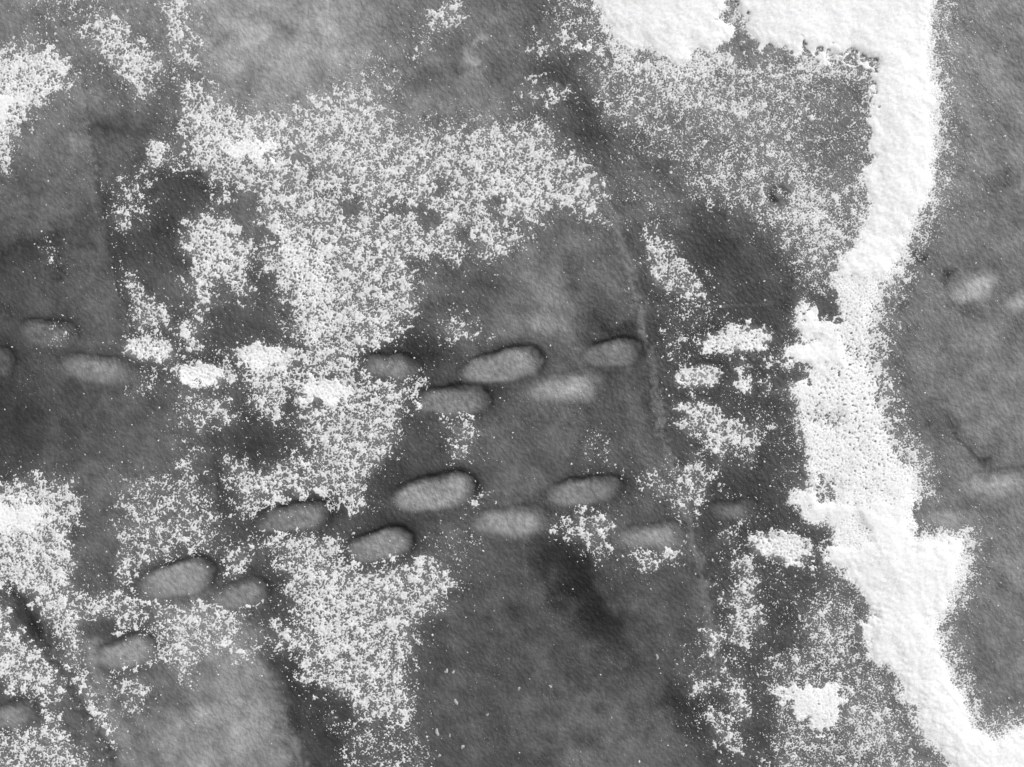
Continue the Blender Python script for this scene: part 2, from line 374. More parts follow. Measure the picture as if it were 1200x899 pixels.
PATCH = [
 ('drift', RIDGE, 1.45, 18, 1),
 ('drift', [(1040,-170),(1115,-170),(1122,20),(1108,60),(1100,90),(1060,60)], .55, 22, 1),
 ('drift', [(1070,-60),(1116,-60),(1122,90),(1120,220),(1096,275),(1064,335),(1040,300)], .56, 30, 1),
 ('drift', [(1030,440),(1060,490),(1095,545),(1098,580),(1060,590),(1020,480)], .62, 20, .8),
 ('drift', [(1100,610),(1145,606),(1150,660),(1130,710),(1100,700)], .5, 18, 1),
 ('drift', [(1120,760),(1150,840),(1200,828),(1370,820),(1370,880),(1120,860)], .5, 20, 1),
 # top left
 ('corner', [(-170,60),(0,57),(30,49),(60,52),(75,64),(85,88),(84,102),(62,114),(40,130),(22,155),(12,178),(7,205),(-170,225)], .86, 16, .3),
 ('corner', [(-170,95),(0,98),(26,104),(38,118),(22,134),(4,150),(-170,160)], 1.2, 16, .3),
 ('streak', [(92,25),(120,15),(145,20),(152,35),(170,53),(188,62),(197,80),(182,95),(172,112),(160,118),(150,100),(138,88),(125,73),(108,50),(95,38)], .78, 16, .2),
 ('streak', [(125,40),(150,42),(172,62),(170,80),(150,78),(132,60)], .95, 14, .2),
 ('streak', [(20,-170),(140,-170),(130,22),(80,28),(30,16)], .36, 22, .5),
 ('strip', [(183,-170),(222,-170),(228,30),(236,60),(238,80),(222,87),(208,77),(198,52),(188,25)], .66, 14, .2),
 ('strip', [(150,60),(200,60),(215,110),(190,120),(160,110)], .22, 22, .7),
 ('strip', [(95,70),(125,75),(135,100),(115,112),(98,100)], .20, 16, .7),
 # main mass
 ('main', [(200,103),(213,97),(233,95),(257,103),(266,118),(285,130),(310,130),(340,128),(362,112),(390,102),(425,100),(448,115),(448,136),
   (475,158),(510,152),(560,148),(600,140),(640,145),(655,162),(662,180),(690,190),(706,222),(711,262),(695,255),(668,250),(645,262),(632,258),
   (624,278),(600,290),(575,312),(550,300),(525,310),(500,303),(482,308),(490,330),(493,352),(484,375),(470,393),(452,408),(430,411),(424,420),(428,438),
   (460,443),(490,440),(503,446),(497,462),(484,482),(467,492),(467,520),(450,540),(428,562),(432,590),(420,618),(405,640),(420,660),(455,660),
   (470,655),(500,650),(525,662),(536,680),(523,700),(500,720),(490,740),(480,773),(480,800),(488,830),(478,850),(440,850),(420,840),(405,850),(400,820),(386,812),
   (367,806),(345,800),(346,778),(353,763),(333,766),(318,763),(311,740),(315,727),(333,727),(346,740),(353,727),(343,713),(337,700),(328,690),
   (330,664),(322,650),(300,642),(296,632),(313,622),(345,622),(383,628),(388,612),(384,598),(375,590),(345,592),(322,606),(300,602),(285,612),(276,604),(280,585),
   (276,566),(264,545),(264,531),(290,538),(298,550),(318,546),(335,542),(342,532),(352,532),(362,548),(372,550),(381,533),(370,512),(354,500),(352,488),
   (346,472),(334,472),(340,487),(334,497),(320,500),(300,487),(293,470),(288,453),(267,435),(263,418),(266,408),(285,403),(310,405),(332,410),(344,424),(346,410),(352,396),
   (336,390),(334,378),(346,373),(336,358),(325,350),(326,336),(326,326),(314,327),(304,320),(300,306),(300,290),(312,284),(318,272),(300,258),(301,240),
   (294,224),(283,226),(282,236),(266,241),(258,246),(245,228),(246,222),(238,212),(226,206),(214,199),(208,186),(208,160),(209,147),(218,134),(221,122),(212,112)], .67, 14, .25),
 ('main', [(212,112),(240,105),(262,122),(330,150),(345,185),(330,215),(300,200),(262,210),(232,200),(222,180),(215,160)], .80, 22, .15),
 ('main', [(300,235),(345,255),(385,300),(400,350),(395,400),(360,430),(350,400),(338,350),(322,330),(302,280)], .88, 26, .2),
 ('main', [(540,190),(640,200),(700,230),(700,258),(640,250),(560,240)], .80, 22, .15),
 ('main', [(405,270),(470,285),(470,330),(430,400),(405,380)], .70, 22, .3),
 ('main', [(255,160),(300,152),(328,170),(332,190),(300,195),(262,190),(250,175)], 1.15, 22, .2),
 ('main', [(300,240),(345,260),(400,270),(420,330),(410,400),(380,430),(350,400),(335,350),(325,300)], .84, 30, .15),
 ('main', [(330,280),(360,290),(372,330),(378,380),(350,370),(334,345)], .90, 20, .15),
 ('main', [(340,435),(400,445),(420,460),(415,478),(380,480),(350,465)], 1.1, 18, .2),
 ('main', [(280,405),(330,408),(340,425),(325,436),(290,430)], 1.1, 12, .2),
 ('main', [(345,490),(420,490),(440,530),(410,560),(372,560)], .72, 22, .2),
 ('main', [(335,650),(420,670),(440,720),(430,790),(370,790),(345,720)], .80, 30, .15),
 ('main', [(400,850),(490,840),(505,899),(510,1070),(390,1070)], .36, 16, .4),
 ('main', [(490,150),(640,150),(670,190),(690,240),(600,230),(520,220)], .72, 26, .2),
 ('main', [(420,60),(470,75),(470,120),(480,150),(430,130),(400,100)], .34, 20, .6),
 ('main', [(420,130),(640,130),(660,170),(420,180)], .35, 24, .6),
 ('main', [(480,655),(560,600),(570,640),(540,690),(490,720)], .24, 22, .7),
 # left pieces
 ('scuff', [(48,285),(70,282),(74,300),(66,312),(50,305)], .30, 6, .5),
 ('lobe', T1((490,560),(520,520),(570,490),(610,478),(610,555),(640,580),(620,592),(560,580),(500,575)), .80, 9, .2),
 ('scatter', T1((372,710),(395,630),(450,600),(550,600),(545,680),(515,720),(512,770),(470,805),(420,825),(375,775)), .42, 14, .5),
 ('scatter', T1((378,725),(450,720),(512,735),(510,770),(460,800),(420,815),(385,775)), .62, 10, .2),
 ('tongue', [(213,263),(227,257),(250,250),(267,253),(280,267),(292,285),(304,297),(296,310),(290,322),(285,333),(295,345),(297,354),(287,354),(278,340),(266,334),(253,333),
    (244,343),(258,350),(263,360),(240,363),(246,380),(238,380),(228,363),(230,350),(217,335),(226,320),(222,300),(214,285)], .80, 9, .2),
 ('scatter2', [(146,300),(153,318),(170,335),(187,350),(202,366),(207,378),(200,386),(187,388),(167,391),(156,388),(155,367),(148,343)], .52, 10, .4),
 ('scatter2', [(155,358),(185,354),(204,370),(205,384),(180,388),(158,388)], .75, 8, .2),
 ('scatter2', [(209,379),(230,376),(234,404),(228,415),(218,413),(214,395)], .80, 7, .2),
 ('fill', [(146,398),(170,394),(200,396),(208,408),(205,420),(185,425),(160,418),(148,410)], .80, 8, .2),
 ('fill_b', [(203,430),(215,422),(250,428),(273,436),(274,450),(245,453),(215,452),(205,445)], 1.0, 8, .2),
 ('fill_c', [(262,420),(290,450),(300,478),(325,498),(338,494),(330,470),(346,440),(300,410)], .78, 12, .2),
 ('flecks', [(203,475),(215,465),(245,462),(265,467),(276,485),(270,497),(250,502),(235,512),(220,500),(210,490)], .52, 12, .3),
 ('flecks', [(245,463),(268,466),(272,492),(250,496),(242,480)], .7, 10, .2),
 ('flecks_b', [(150,433),(185,430),(188,468),(165,470),(152,455)], .34, 10, .4),
 ('flecks', [(202,518),(216,518),(230,535),(236,560),(238,600),(206,600),(205,550)], .50, 12, .3),
 ('flecks', [(262,532),(290,540),(300,560),(282,600),(268,585)], .55, 12, .3),
 ('flecks', [(140,560),(190,555),(235,575),(262,600),(255,640),(220,660),(165,665),(135,640),(135,600)], .44, 18, .4),
 ('flecks', T7((400,60),(460,0),(700,0),(790,80),(760,150),(700,150),(600,140),(510,190),(490,290),(400,250),(400,150)), .50, 14, .3),
 ('lowleft', [(-170,575),(15,565),(35,556),(60,562),(85,567),(96,580),(92,605),(84,620),(86,650),(84,680),(78,705),(92,713),(92,742),(82,760),(66,746),(52,730),(42,716),(30,698),(12,695),(-170,700)], .76, 14, .25),
 ('lowleft', [(-170,590),(20,580),(52,585),(62,605),(50,625),(20,630),(-170,640)], 1.15, 20, .2),
 ('lowleft', T7((230,330),(290,285),(400,275),(480,300),(560,315),(640,330),(760,300),(800,250),(790,210),(850,90),(880,160),(860,210),(830,260),(770,310),(840,340),(850,380),(830,440),(870,500),(850,530),(790,490),(700,500),(680,560),(640,600),(600,545),(500,545),(420,570),(370,560),(540,490),(540,440),(440,430),(380,440),(400,380),(290,400),(300,480),(250,500),(200,440)), .60, 9, .2),
 ('lowleft', T7((410,560),(500,570),(525,650),(500,700),(440,735),(400,650)), .46, 10, .3),
 ('lowleft', T7((-200,320),(20,340),(60,390),(100,450),(160,480),(200,570),(222,640),(160,700),(120,660),(60,640),(0,620),(-200,600)), .68, 12, .2),
 ('lowleft', T7((180,470),(290,520),(310,600),(390,720),(425,860),(385,870),(330,780),(280,680),(220,560)), .62, 10, .2),
 ('lowleft', T7((90,760),(140,700),(200,690),(235,780),(285,830),(315,900),(300,1070),(100,1070),(-200,1070),(-200,780),(60,750)), .60, 12, .2),
 ('low_c', T7((840,500),(880,470),(915,500),(900,525),(860,525)), .6, 6, .2),
 ('low_b', T7((1145,700),(1165,690),(1185,750),(1165,775)), .5, 5, .2),
 ('lowleft', T7((560,550),(690,560),(660,640),(590,620)), .3, 10, .5),
 ('lowleft', T7((780,150),(850,90),(870,160),(860,205),(800,235)), .5, 8, .3),
 ('lowleft', T7((820,365),(850,330),(905,285),(905,340),(850,375)), .7, 6, .2),
 # top centre bits
 ('crumbs', T2((280,55),(335,20),(390,5),(435,60),(430,105),(360,112),(300,85)), .66, 8, .2),
 ('crumbs_b', T2((195,150),(240,135),(340,100),(335,150),(260,215),(230,200)), .40, 9, .3),
 ('crumbs', T2((340,-60),(420,-60),(430,30),(350,30)), .45, 9, .3),
 ('crumbs2', T2((695,110),(770,80),(812,150),(790,185),(730,160),(710,240),(640,200)), .48, 10, .3),
 ('crumbs2', T2((750,90),(790,90),(812,150),(785,180),(752,150)), .85, 8, .2),
 ('dot', T2((825,165),(850,152),(885,170),(870,190),(835,190)), 1.1, 6, .2),
 ('crumbs_d', T2((640,320),(665,275),(770,285),(830,350),(760,362),(710,375),(660,360)), .48, 8, .3),
 ('crumbs_e', T2((690,450),(780,462),(770,530),(690,512)), .48, 8, .3),
 ('crumbs_e', T2((770,540),(900,540),(905,570),(800,590)), .45, 8, .3),
 ('crumbs2', [(650,-170),(700,-170),(702,30),(730,60),(700,70),(668,50),(655,20)], .42, 14, .4),
 ('crumbs2', T2((930,110),(1000,110),(1100,180),(1000,200),(960,170)), .9, 8, .3),
 # fine dusted area
 ('dusted', [(690,70),(735,58),(790,72),(830,58),(870,45),(890,80),(920,58),(960,72),(1000,82),(1016,105),(1020,190),(1010,215),(1020,250),(1015,275),(995,310),(975,345),(945,345),
    (930,318),(914,292),(896,270),(872,252),(850,246),(825,238),(800,225),(772,204),(745,196),(715,185),(700,150),(690,120)], .50, 20, .95),
 ('dusted', [(700,65),(735,65),(800,70),(850,90),(930,100),(900,160),(840,150),(760,130)], .70, 34, .8),
 ('dusted', [(850,190),(930,185),(990,230),(1000,290),(960,320),(920,280),(880,240)], .78, 32, .9),
 ('dusted', [(700,20),(735,60),(790,74),(830,58),(860,62),(890,66),(920,60),(960,74),(1000,80),(1012,100),(990,104),(940,92),(900,92),(850,90),(790,96),(740,90),(706,62)], .86, 6, .8),
 ('dusted', [(1010,100),(1022,190),(1012,230),(1018,262),(990,300),(975,300),(998,255),(1000,200),(1003,140)], .74, 5, .9),
 ('dusted', [(630,-170),(700,-170),(706,40),(690,70),(655,60),(640,20)], .34, 24, .9),
 ('dusted', [(720,95),(850,170),(930,190),(960,210),(900,230),(820,215),(740,160)], .60, 24, .95),
 ('dusted', [(700,100),(740,95),(750,150),(710,150)], .48, 16, .9),
 ('dusted', [(700,180),(780,200),(800,260),(740,260)], .28, 24, .9),
 # right of centre
 ('upright', [(755,267),(775,264),(787,285),(802,303),(817,320),(830,335),(827,353),(810,350),(790,346),(775,343),(763,327),(757,300)], .66, 9, .2),
 ('upright', [(775,355),(800,345),(835,355),(845,385),(810,395),(800,440),(780,420)], .34, 14, .5),
 ('filled_a', T6((40,335),(60,290),(130,262),(200,242),(262,240),(310,280),(300,335),(200,335),(110,330)), .98, 7, .2),
 ('filled_b', T6((-20,395),(60,380),(110,390),(120,425),(60,470),(-20,470)), .82, 7, .2),
 ('posts', T6((190,370),(232,370),(240,410),(230,440),(240,482),(200,482),(178,445)), .86, 6, .2),
 ('post_b', T6((262,415),(300,430),(322,450),(300,472),(260,465)), .74, 5, .2),
 ('post_c', T6((290,360),(318,362),(320,388),(292,390)), .85, 4, .2),
 ('broken', T6((-20,505),(100,520),(140,560),(200,570),(262,600),(262,660),(232,690),(262,750),(222,725),(150,680),(140,740),(100,690),(60,640),(-20,590)), .74, 8, .2),
 ('broken', T6((-40,790),(20,700),(70,665),(82,720),(132,790),(110,830),(60,880),(40,940),(-40,900)), .52, 10, .3),
 ('broken', T6((250,540),(335,555),(355,620),(300,665),(268,620)), .34, 12, .6),
 ('broken', T6((310,750),(420,755),(430,830),(340,830)), .30, 12, .6),
 ('broken', T6((100,480),(400,440),(420,600),(430,760),(300,740),(280,560),(120,540)), .17, 16, .8),
 ('sprinkle', T5((990,780),(1060,755),(1190,745),(1210,830),(1150,855),(1060,845)), .42, 9, .3),
 ('sprinkle', T5((820,690),(880,620),(950,620),(960,750),(860,760)), .26, 9, .4),
 ('apron', T5((340,560),(490,535),(475,640),(425,722),(380,715),(370,620)), .48, 9, .25),
 ('apron_b', T5((330,245),(460,235),(540,290),(480,295),(350,295)), .50, 8, .3),
 ('apron_b', T5((340,180),(440,170),(460,250),(350,250)), .30, 10, .4),
 ('apron_b', T5((440,255),(480,258),(500,285),(450,285)), .8, 6, .2),
 ('apron_c', T5((460,840),(520,830),(520,870),(460,900)), .62, 5, .3),
 ('triangle', T8((730,50),(830,-10),(945,5),(945,80),(935,150),(900,195),(850,115),(780,95)), .56, 8, .25),
 ('fringe', T8((975,100),(1060,130),(1130,130),(1210,100),(1220,150),(1060,212),(1010,165)), .58, 7, .25),
 # lower right
 ('filled_c', T9((235,105),(300,80),(360,58),(422,88),(452,130),(465,185),(400,192),(340,172),(280,150)), 1.0, 9, .2),
 ('column', T9((175,150),(240,150),(272,230),(252,290),(272,350),(285,422),(240,452),(180,472),(158,440),(170,370),(125,310),(170,290),(190,230)), .68, 8, .2),
 ('column', T9((90,-60),(260,-60),(250,60),(200,80),(240,125),(150,150),(120,60)), .36, 12, .5),
 ('column', T9((55,412),(100,370),(150,430),(130,490),(172,570),(232,610),(242,660),(212,742),(170,690),(170,640),(130,560),(90,490)), .66, 7, .2),
 ('column', T9((15,560),(60,600),(112,565),(122,600),(82,650),(60,692),(30,620)), .62, 6, .2),
 ('column', T9((65,705),(110,680),(152,720),(192,800),(224,850),(204,872),(150,852),(108,790)), .66, 7, .2),
 ('column_b', T9((235,840),(290,845),(305,885),(250,880)), .6, 6, .2),
 ('column', T9((120,130),(300,130),(420,250),(300,560),(280,800),(120,860),(0,760),(20,420),(130,420)), .20, 16, .8),
 ('speckled', T9((385,340),(450,280),(565,235),(625,330),(605,400),(630,520),(700,570),(745,620),(760,680),(800,780),(830,850),(900,900),(930,1070),(300,1070),(320,780),(300,640),(270,600),(300,500),(410,470)), .50, 14, .95),
 ('speckled', T9((440,400),(560,360),(600,480),(560,560),(440,540)), .68, 22, .9),
 ('speckled', T9((600,640),(740,650),(760,800),(640,900),(560,860),(560,740)), .70, 24, .8),
 ('lump', T9((308,632),(420,602),(500,622),(520,590),(562,630),(560,705),(520,732),(532,782),(470,790),(440,742),(380,712),(340,660)), 1.12, 6, .3),
 ('speckled', T9((430,120),(640,60),(600,-60),(420,-60)), .2, 14, .8),
]
# bare gaps inside the snow: polygon, strength, feather
HOLES = [
 ([(940,440),(1030,430),(1062,540),(1050,592),(950,590),(938,500)], .25, 22),
 ([(965,330),(1050,320),(1035,400),(985,400)], .25, 16),
 (T2((5,700),(40,685),(75,740),(60,765),(10,755)), .95, 5),
 (T2((130,725),(200,712),(250,730),(300,735),(355,765),(340,795),(300,800),(260,765),(200,745),(140,745)), .95, 5),
 (T2((330,640),(370,635),(375,680),(335,685)), .8, 5),
 (T2((500,700),(555,705),(560,750),(510,750)), .8, 5),
 (T2((720,740),(800,745),(810,790),(740,790)), .9, 5),
 (T2((395,790),(430,790),(470,850),(440,870)), .85, 5),
 (T2((570,770),(640,770),(640,810),(590,815)), .6, 5),
 (T1((1035,470),(1045,530),(1085,550),(1080,575),(1040,565),(1025,520)), .85, 4),
 (T1((608,490),(650,485),(665,530),(640,550),(610,545)), .9, 4),
 (T1((1080,590),(1120,590),(1110,630),(1090,630)), .7, 5),
 (T1((655,590),(690,585),(720,620),(770,650),(760,680),(720,650)), .7, 4),
 (T1((805,700),(850,690),(850,660),(900,680),(905,750),(820,780),(800,740)), .9, 6),
 (T1((860,790),(950,800),(960,850),(900,850)), .8, 6),
 (T3((130,20),(190,15),(225,60),(210,110),(175,125),(150,80)), .42, 7),
 (T3((160,150),(210,120),(260,180),(380,190),(400,230),(300,240),(180,230)), .5, 8),
 (T3((595,205),(640,195),(668,250),(665,325),(640,315),(610,260)), .50, 4),
 (T3((500,190),(600,185),(620,215),(560,215)), .36, 3),
 (T3((420,150),(440,155),(468,200),(445,205)), .5, 3),
 (T3((655,330),(670,320),(695,350),(680,360)), .35, 3),
 (T3((290,620),(375,620),(390,720),(310,735)), .6, 7),
 (T3((480,270),(600,280),(640,380),(640,600),(600,640),(500,600),(440,520),(480,380)), .34, 20),
 (T3((-120,430),(60,440),(180,480),(90,560),(-60,560)), .30, 22),
 (T2((860,330),(900,400),(1000,470),(1100,560),(1200,620),(1190,700),(1000,600),(880,500)), .55, 18),
 (T6((475,140),(510,130),(560,200),(545,225),(480,215)), .8, 5),
 (T6((420,200),(440,170),(470,175),(465,185)), .5, 3),
 (T6((380,395),(450,410),(450,430),(400,425)), .8, 4),
 (T6((450,545),(545,560),(540,600),(480,585)), .30, 10),
 (T6((560,310),(660,330),(650,380),(580,370)), .32, 12),
 (T6((430,790),(540,790),(530,850),(460,850)), .40, 8),
 (T9((500,40),(620,10),(650,90),(600,130),(530,100)), .24, 10),
 (T9((630,60),(700,140),(740,240),(750,330),(710,260),(660,150)), .10, 6),
 (T9((590,300),(625,290),(700,375),(640,380)), .25, 5),
 (T9((690,370),(740,430),(790,560),(750,520)), .13, 5),
 (T9((740,560),(800,640),(900,760),(960,860),(900,830),(800,690)), .14, 6),
 (T4((20,340),(60,300),(60,400)), .3, 5),
 (T7((30,280),(90,290),(150,400),(130,455),(90,450),(50,370)), .9, 5),
 (T7((110,410),(200,500),(330,740),(420,890),(360,900),(280,760),(190,560)), .6, 6),
 (T7((290,390),(400,375),(410,440),(320,450)), .85, 6),
 (T7((490,350),(560,355),(570,400),(510,400)), .6, 5),
 (T7((510,540),(600,545),(610,620),(540,620)), .85, 6),
 (T7((650,250),(740,250),(745,300),(690,310)), .8, 4),
 (T4((1030,510),(1000,520),(1020,570),(1050,590)), .6, 4),
 (T4((1010,860),(1150,860),(1180,900),(1010,910)), .9, 5),
 (T8((-100,0),(80,10),(160,30),(230,50),(250,100),(100,40),(-10,90),(-100,60)), .9, 5),
 (T8((-20,660),(20,660),(30,720),(-20,730)), .8, 5),
 (T4((880,-20),(920,-20),(905,60),(870,80)), .5, 5),
]

PROBE = (-130, -130, 1330, 1030)
# ---------------------------------------------------------------- ice height field
IS = 2.0
ix = np.arange(PROBE[0], PROBE[2] + IS, IS)
iy = np.arange(PROBE[1], PROBE[3] + IS, IS)
IX, IY = np.meshgrid(ix, iy)
shp = IX.shape
wob = noise(shp, IS, 45, .5, 11), noise(shp, IS, 45, .5, 12)
wob2 = noise(shp, IS, 12, .4, 13), noise(shp, IS, 12, .4, 14)

tone = bil(TONE, IX / 75.0, IY / 75.0)
gx = IX + wob[0] * 4 + wob2[0] * .8
gy = IY + wob[1] * 4 + wob2[1] * .8
for (x, y, a, b, ang, tv, st) in BLOBS:
    c, s = math.cos(math.radians(ang)), math.sin(math.radians(ang))
    u = ((gx - x) * c + (gy - y) * s) / a
    v = (-(gx - x) * s + (gy - y) * c) / b
    k = st * np.exp(-(u * u + v * v) ** 1.2 * 0.66)
    tone = tone * (1 - k) + tv * k
tone = tone * (1 + .055 * sm(55, 85, tone) * (1 - .8 * sm(115, 150, tone)))
tone = tone * (1 + 0.055 * noise(shp, IS, 75, .6, 21) + 0.035 * noise(shp, IS, 18, .6, 22))

H = 0.0022 * noise(shp, IS, 160, .5, 31) + 0.0006 * noise(shp, IS, 40, .5, 32)
H = H + 0.00022 * noise(shp, IS, 9, .4, 33, (math.radians(35), 1.6))
label = np.zeros(shp, int)
ringm = np.zeros(shp)
for i, (x, y, l, wd, ang, tv, dep, rim, lab) in enumerate(FP):
    c, s = math.cos(math.radians(ang)), math.sin(math.radians(ang))
    X_ = IX - x + wob[1] * .9 + wob2[0] * .25
    Y_ = IY - y + wob[0] * .9 + wob2[1] * .25
    l *= 1.07; wd *= 1.07
    u = (X_ * c + Y_ * s) / (l / 2)
    v = (-X_ * s + Y_ * c) / (wd / 2)
    v = v * (1 + 0.07 * np.cos((u + .1) * math.pi * 1.1)) * (1.04 - .16 * u)   # heel narrower than the ball, slight waist
    q = (np.abs(u) ** 2.15 + np.abs(v) ** 2.15) ** (1 / 2.15)
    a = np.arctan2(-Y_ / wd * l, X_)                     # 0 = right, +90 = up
    dirw = 0.30 + 0.70 * np.clip(np.cos(a - math.radians(68)), 0, 1) ** .8  # leans groove and painted shade towards the sun, upper right
    px_q = (q - 1) * min(l, wd) / 2                      # distance to the outline, px
    bowl = sm(2.0, -6.0 - 5 * (1 - min(rim, 1)), px_q)
    H -= 0.0105 * dep * bowl
    H -= 0.0065 * rim * dirw * np.exp(-(px_q / 2.0) ** 2)
    H += 0.0012 * rim * np.exp(-((px_q - 6) / 4.0) ** 2)
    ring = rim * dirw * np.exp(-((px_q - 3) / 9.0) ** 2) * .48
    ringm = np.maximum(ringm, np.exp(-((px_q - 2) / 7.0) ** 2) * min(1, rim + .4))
    tone = tone * (1 - ring) + 46 * ring  # halo around the print: shade of its sunward side put into the tone
    fl = sm(3.0 - rim, -9.0 - 6 * (1 - min(rim, 1)), px_q) * .96
    tv = tv + (20 if i in (18, 19, 20, 21, 22) else 13) + 6 * wob2[1]
    tone = tone * (1 - fl) + (tv + 4 * wob[0]) * fl
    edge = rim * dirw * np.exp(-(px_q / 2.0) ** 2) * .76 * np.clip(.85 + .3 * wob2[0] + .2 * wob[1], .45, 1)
    tone = tone * (1 - edge) + 30 * edge  # shadow line along the upper right wall, painted into the tone
    label = np.where(q < 1.0, 1000 + i, label)
    label = np.where((q >= 1.0) & (q < 1.0 + 9.0 / min(l, wd)) & (label < 1000), 2000 + i, label)
STEP = 8
for j, (P, kind, lab) in enumerate(CRACKS):
    cw = .7 if kind == 'step' else .3 if kind in ('thin', 'hair', 'step') and j != 5 else 1.0
    d, sd = line_d(P, IX + cw * (wob2[0] * 2.2 + wob[0] * 1.5), IY + cw * (wob2[1] * 2.2 + wob[1] * 1.5))
    if kind == 'step':
        H -= 0.0016 * np.exp(-(d / 2.0) ** 2) - 0.0016 * sm(6, 0, d * 1.0) * (sd < 0); k = .5 * np.exp(-(d / 2.2) ** 2) * (.6 + .4 * np.clip(wob[0], 0, 1)); tv = 55
        far = np.exp(-(d / 16) ** 2)
        tone = tone + far * sd * -STEP
    elif kind == 'dark':
        H -= (.0015 if j == 4 else .0045) * np.exp(-(d / 3.2) ** 2); k = (.28 if j == 4 else .5) * np.exp(-(d / 4.5) ** 2) * (.4 + .45 * np.clip(wob2[0] + .3, 0, 1)); tv = 42
    elif kind == 'thin':
        H -= 0.003 * np.exp(-(d / 1.6) ** 2); k = .38 * np.exp(-(d / 2.4) ** 2); tv = 60
    elif kind == 'pale':
        H += 0.003 * np.exp(-(d / 5) ** 2); k = (.62 if j == 1 else .5) * np.exp(-(d / 5.5) ** 2) * (.7 + .3 * np.clip(wob[1] + .4, 0, 1)); tv = 140
    else:
        k = .35 * np.exp(-(d / 1.3) ** 2); tv = 135
    tone = tone * (1 - k) + tv * k
    lim = {'dark': 5, 'pale': 5}.get(kind, 2.6)
    label = np.where((d < lim) & ((label == 0) | ((j == 3) & (label < 3000))), 3000 + j, label)
# small pits
PITS = [(1076,302,6,'small black pit beside the right border of the snow drift'),
        (1111,324,4,'small black pit touching the pale round print beyond the drift'),
        (1155,541,7,'black pit at the end of the thin crack beyond the drift')]
for j, (x, y, r, lab) in enumerate(PITS):
    d = np.hypot(IX - x + wob2[0], IY - y + wob2[1])
    H -= 0.004 * np.exp(-(d / r) ** 2)
    k = .5 * np.exp(-(d / r) ** 2)
    tone = tone * (1 - k) + 45 * k
    label = np.where(d < r * 1.2, 4000 + j, label)
# frozen blister with a pale top
d = np.hypot(IX - 910, (IY - 230) * 1.1)
H += 0.012 * np.exp(-(d / 4.5) ** 2) - 0.006 * np.exp(-((d - 9) / 4) ** 2)
k = .8 * np.exp(-(d / 4) ** 2)
tone = tone * (1 - k) + 150 * k
label = np.where(d < 14, 5000, label)

# ---------------------------------------------------------------- snow
SS = 0.9
sx = np.arange(-122, 1322, SS)
sy = np.arange(-122, 1022, SS)
SX, SY = np.meshgrid(sx, sy)
sh = SX.shape
W1 = noise(sh, SS, 26, .45, 41), noise(sh, SS, 26, .45, 42)
W2 = noise(sh, SS, 9, .4, 43), noise(sh, SS, 9, .4, 44)
QX = SX + 4.4 * W1[0] + 1.6 * W2[0]
QY = SY + 4.4 * W1[1] + 1.6 * W2[1]
cov = np.zeros(sh); own = np.zeros(sh, int); fine = np.full(sh, .5); wsum = np.full(sh, 1e-3)
keys = []
for (key, P, dv, fe, g) in PATCH:
    if key not in keys: keys.append(key)
    kid = keys.index(key) + 1
    P = np.asarray(P)
    x0, x1 = P[:, 0].min() - fe - 15, P[:, 0].max() + fe + 15
    y0, y1 = P[:, 1].min() - fe - 15, P[:, 1].max() + fe + 15
    c0, c1 = np.searchsorted(sx, [x0, x1]); r0, r1 = np.searchsorted(sy, [y0, y1])
    sl_ = (slice(r0, r1), slice(c0, c1))
    if r1 <= r0 or c1 <= c0: continue
    wk = .45 if key == 'drift' else 1.0
    sdv = poly_sd(P, SX[sl_] + wk * (QX[sl_] - SX[sl_]), SY[sl_] + wk * (QY[sl_] - SY[sl_]))
    if key != 'drift': fe = fe * 1.35 + 2
    cv = dv * sm(-fe * .6, fe * .65, sdv)
    if key == 'drift' and dv > 1.4:          # wind packed on the left, trailing off in grains on the right
        mid = np.interp(SY[sl_], [-60, 100, 300, 420, 560, 650, 720, 850, 950], [1050, 1060, 1030, 985, 1010, 1060, 1065, 1130, 1250])
        rt = sm(-10, 15, SX[sl_] - mid)
        cv = cv * (1 - rt) + rt * (1.05 * sm(-6, 36, sdv) + .72 * sm(-32, 8, sdv)).clip(0, 1.45)
    up = cv > cov[sl_]
    own[sl_] = np.where(up & (cv > .02), kid, own[sl_])
    cov[sl_] = np.maximum(cov[sl_], cv)
    fine[sl_] += g * cv * 6; wsum[sl_] += cv * 6
    if key == 'drift' and P is not None and dv > 1.3:
        ridge_sd = np.full(sh, -99.0); ridge_sd[sl_] = sdv
fine = np.clip((fine - .5 + 1e-3 * .5) / wsum, 0, 1)
fine = fine - .75 * np.exp(-((SX - 1000) / 60) ** 4 - ((SY - 470) / 110) ** 4) * (fine > .5)
fine = np.clip(fine, 0, 1)
gap = np.zeros(sh)
for (P, st, fe) in HOLES:
    P = np.asarray(P)
    c0, c1 = np.searchsorted(sx, [P[:, 0].min() - 30, P[:, 0].max() + 30])
    r0, r1 = np.searchsorted(sy, [P[:, 1].min() - 30, P[:, 1].max() + 30])
    sl_ = (slice(r0, r1), slice(c0, c1))
    sdv = poly_sd(P, QX[sl_], QY[sl_])
    cc_ = cov[sl_] if st < .36 else np.minimum(cov[sl_], 1.0)
    k = sm(-fe, .4 * fe, sdv)
    gap[sl_] = np.maximum(gap[sl_], k * st)
    cov[sl_] = cov[sl_] * (1 - k) + cc_ * (1 - st) * k
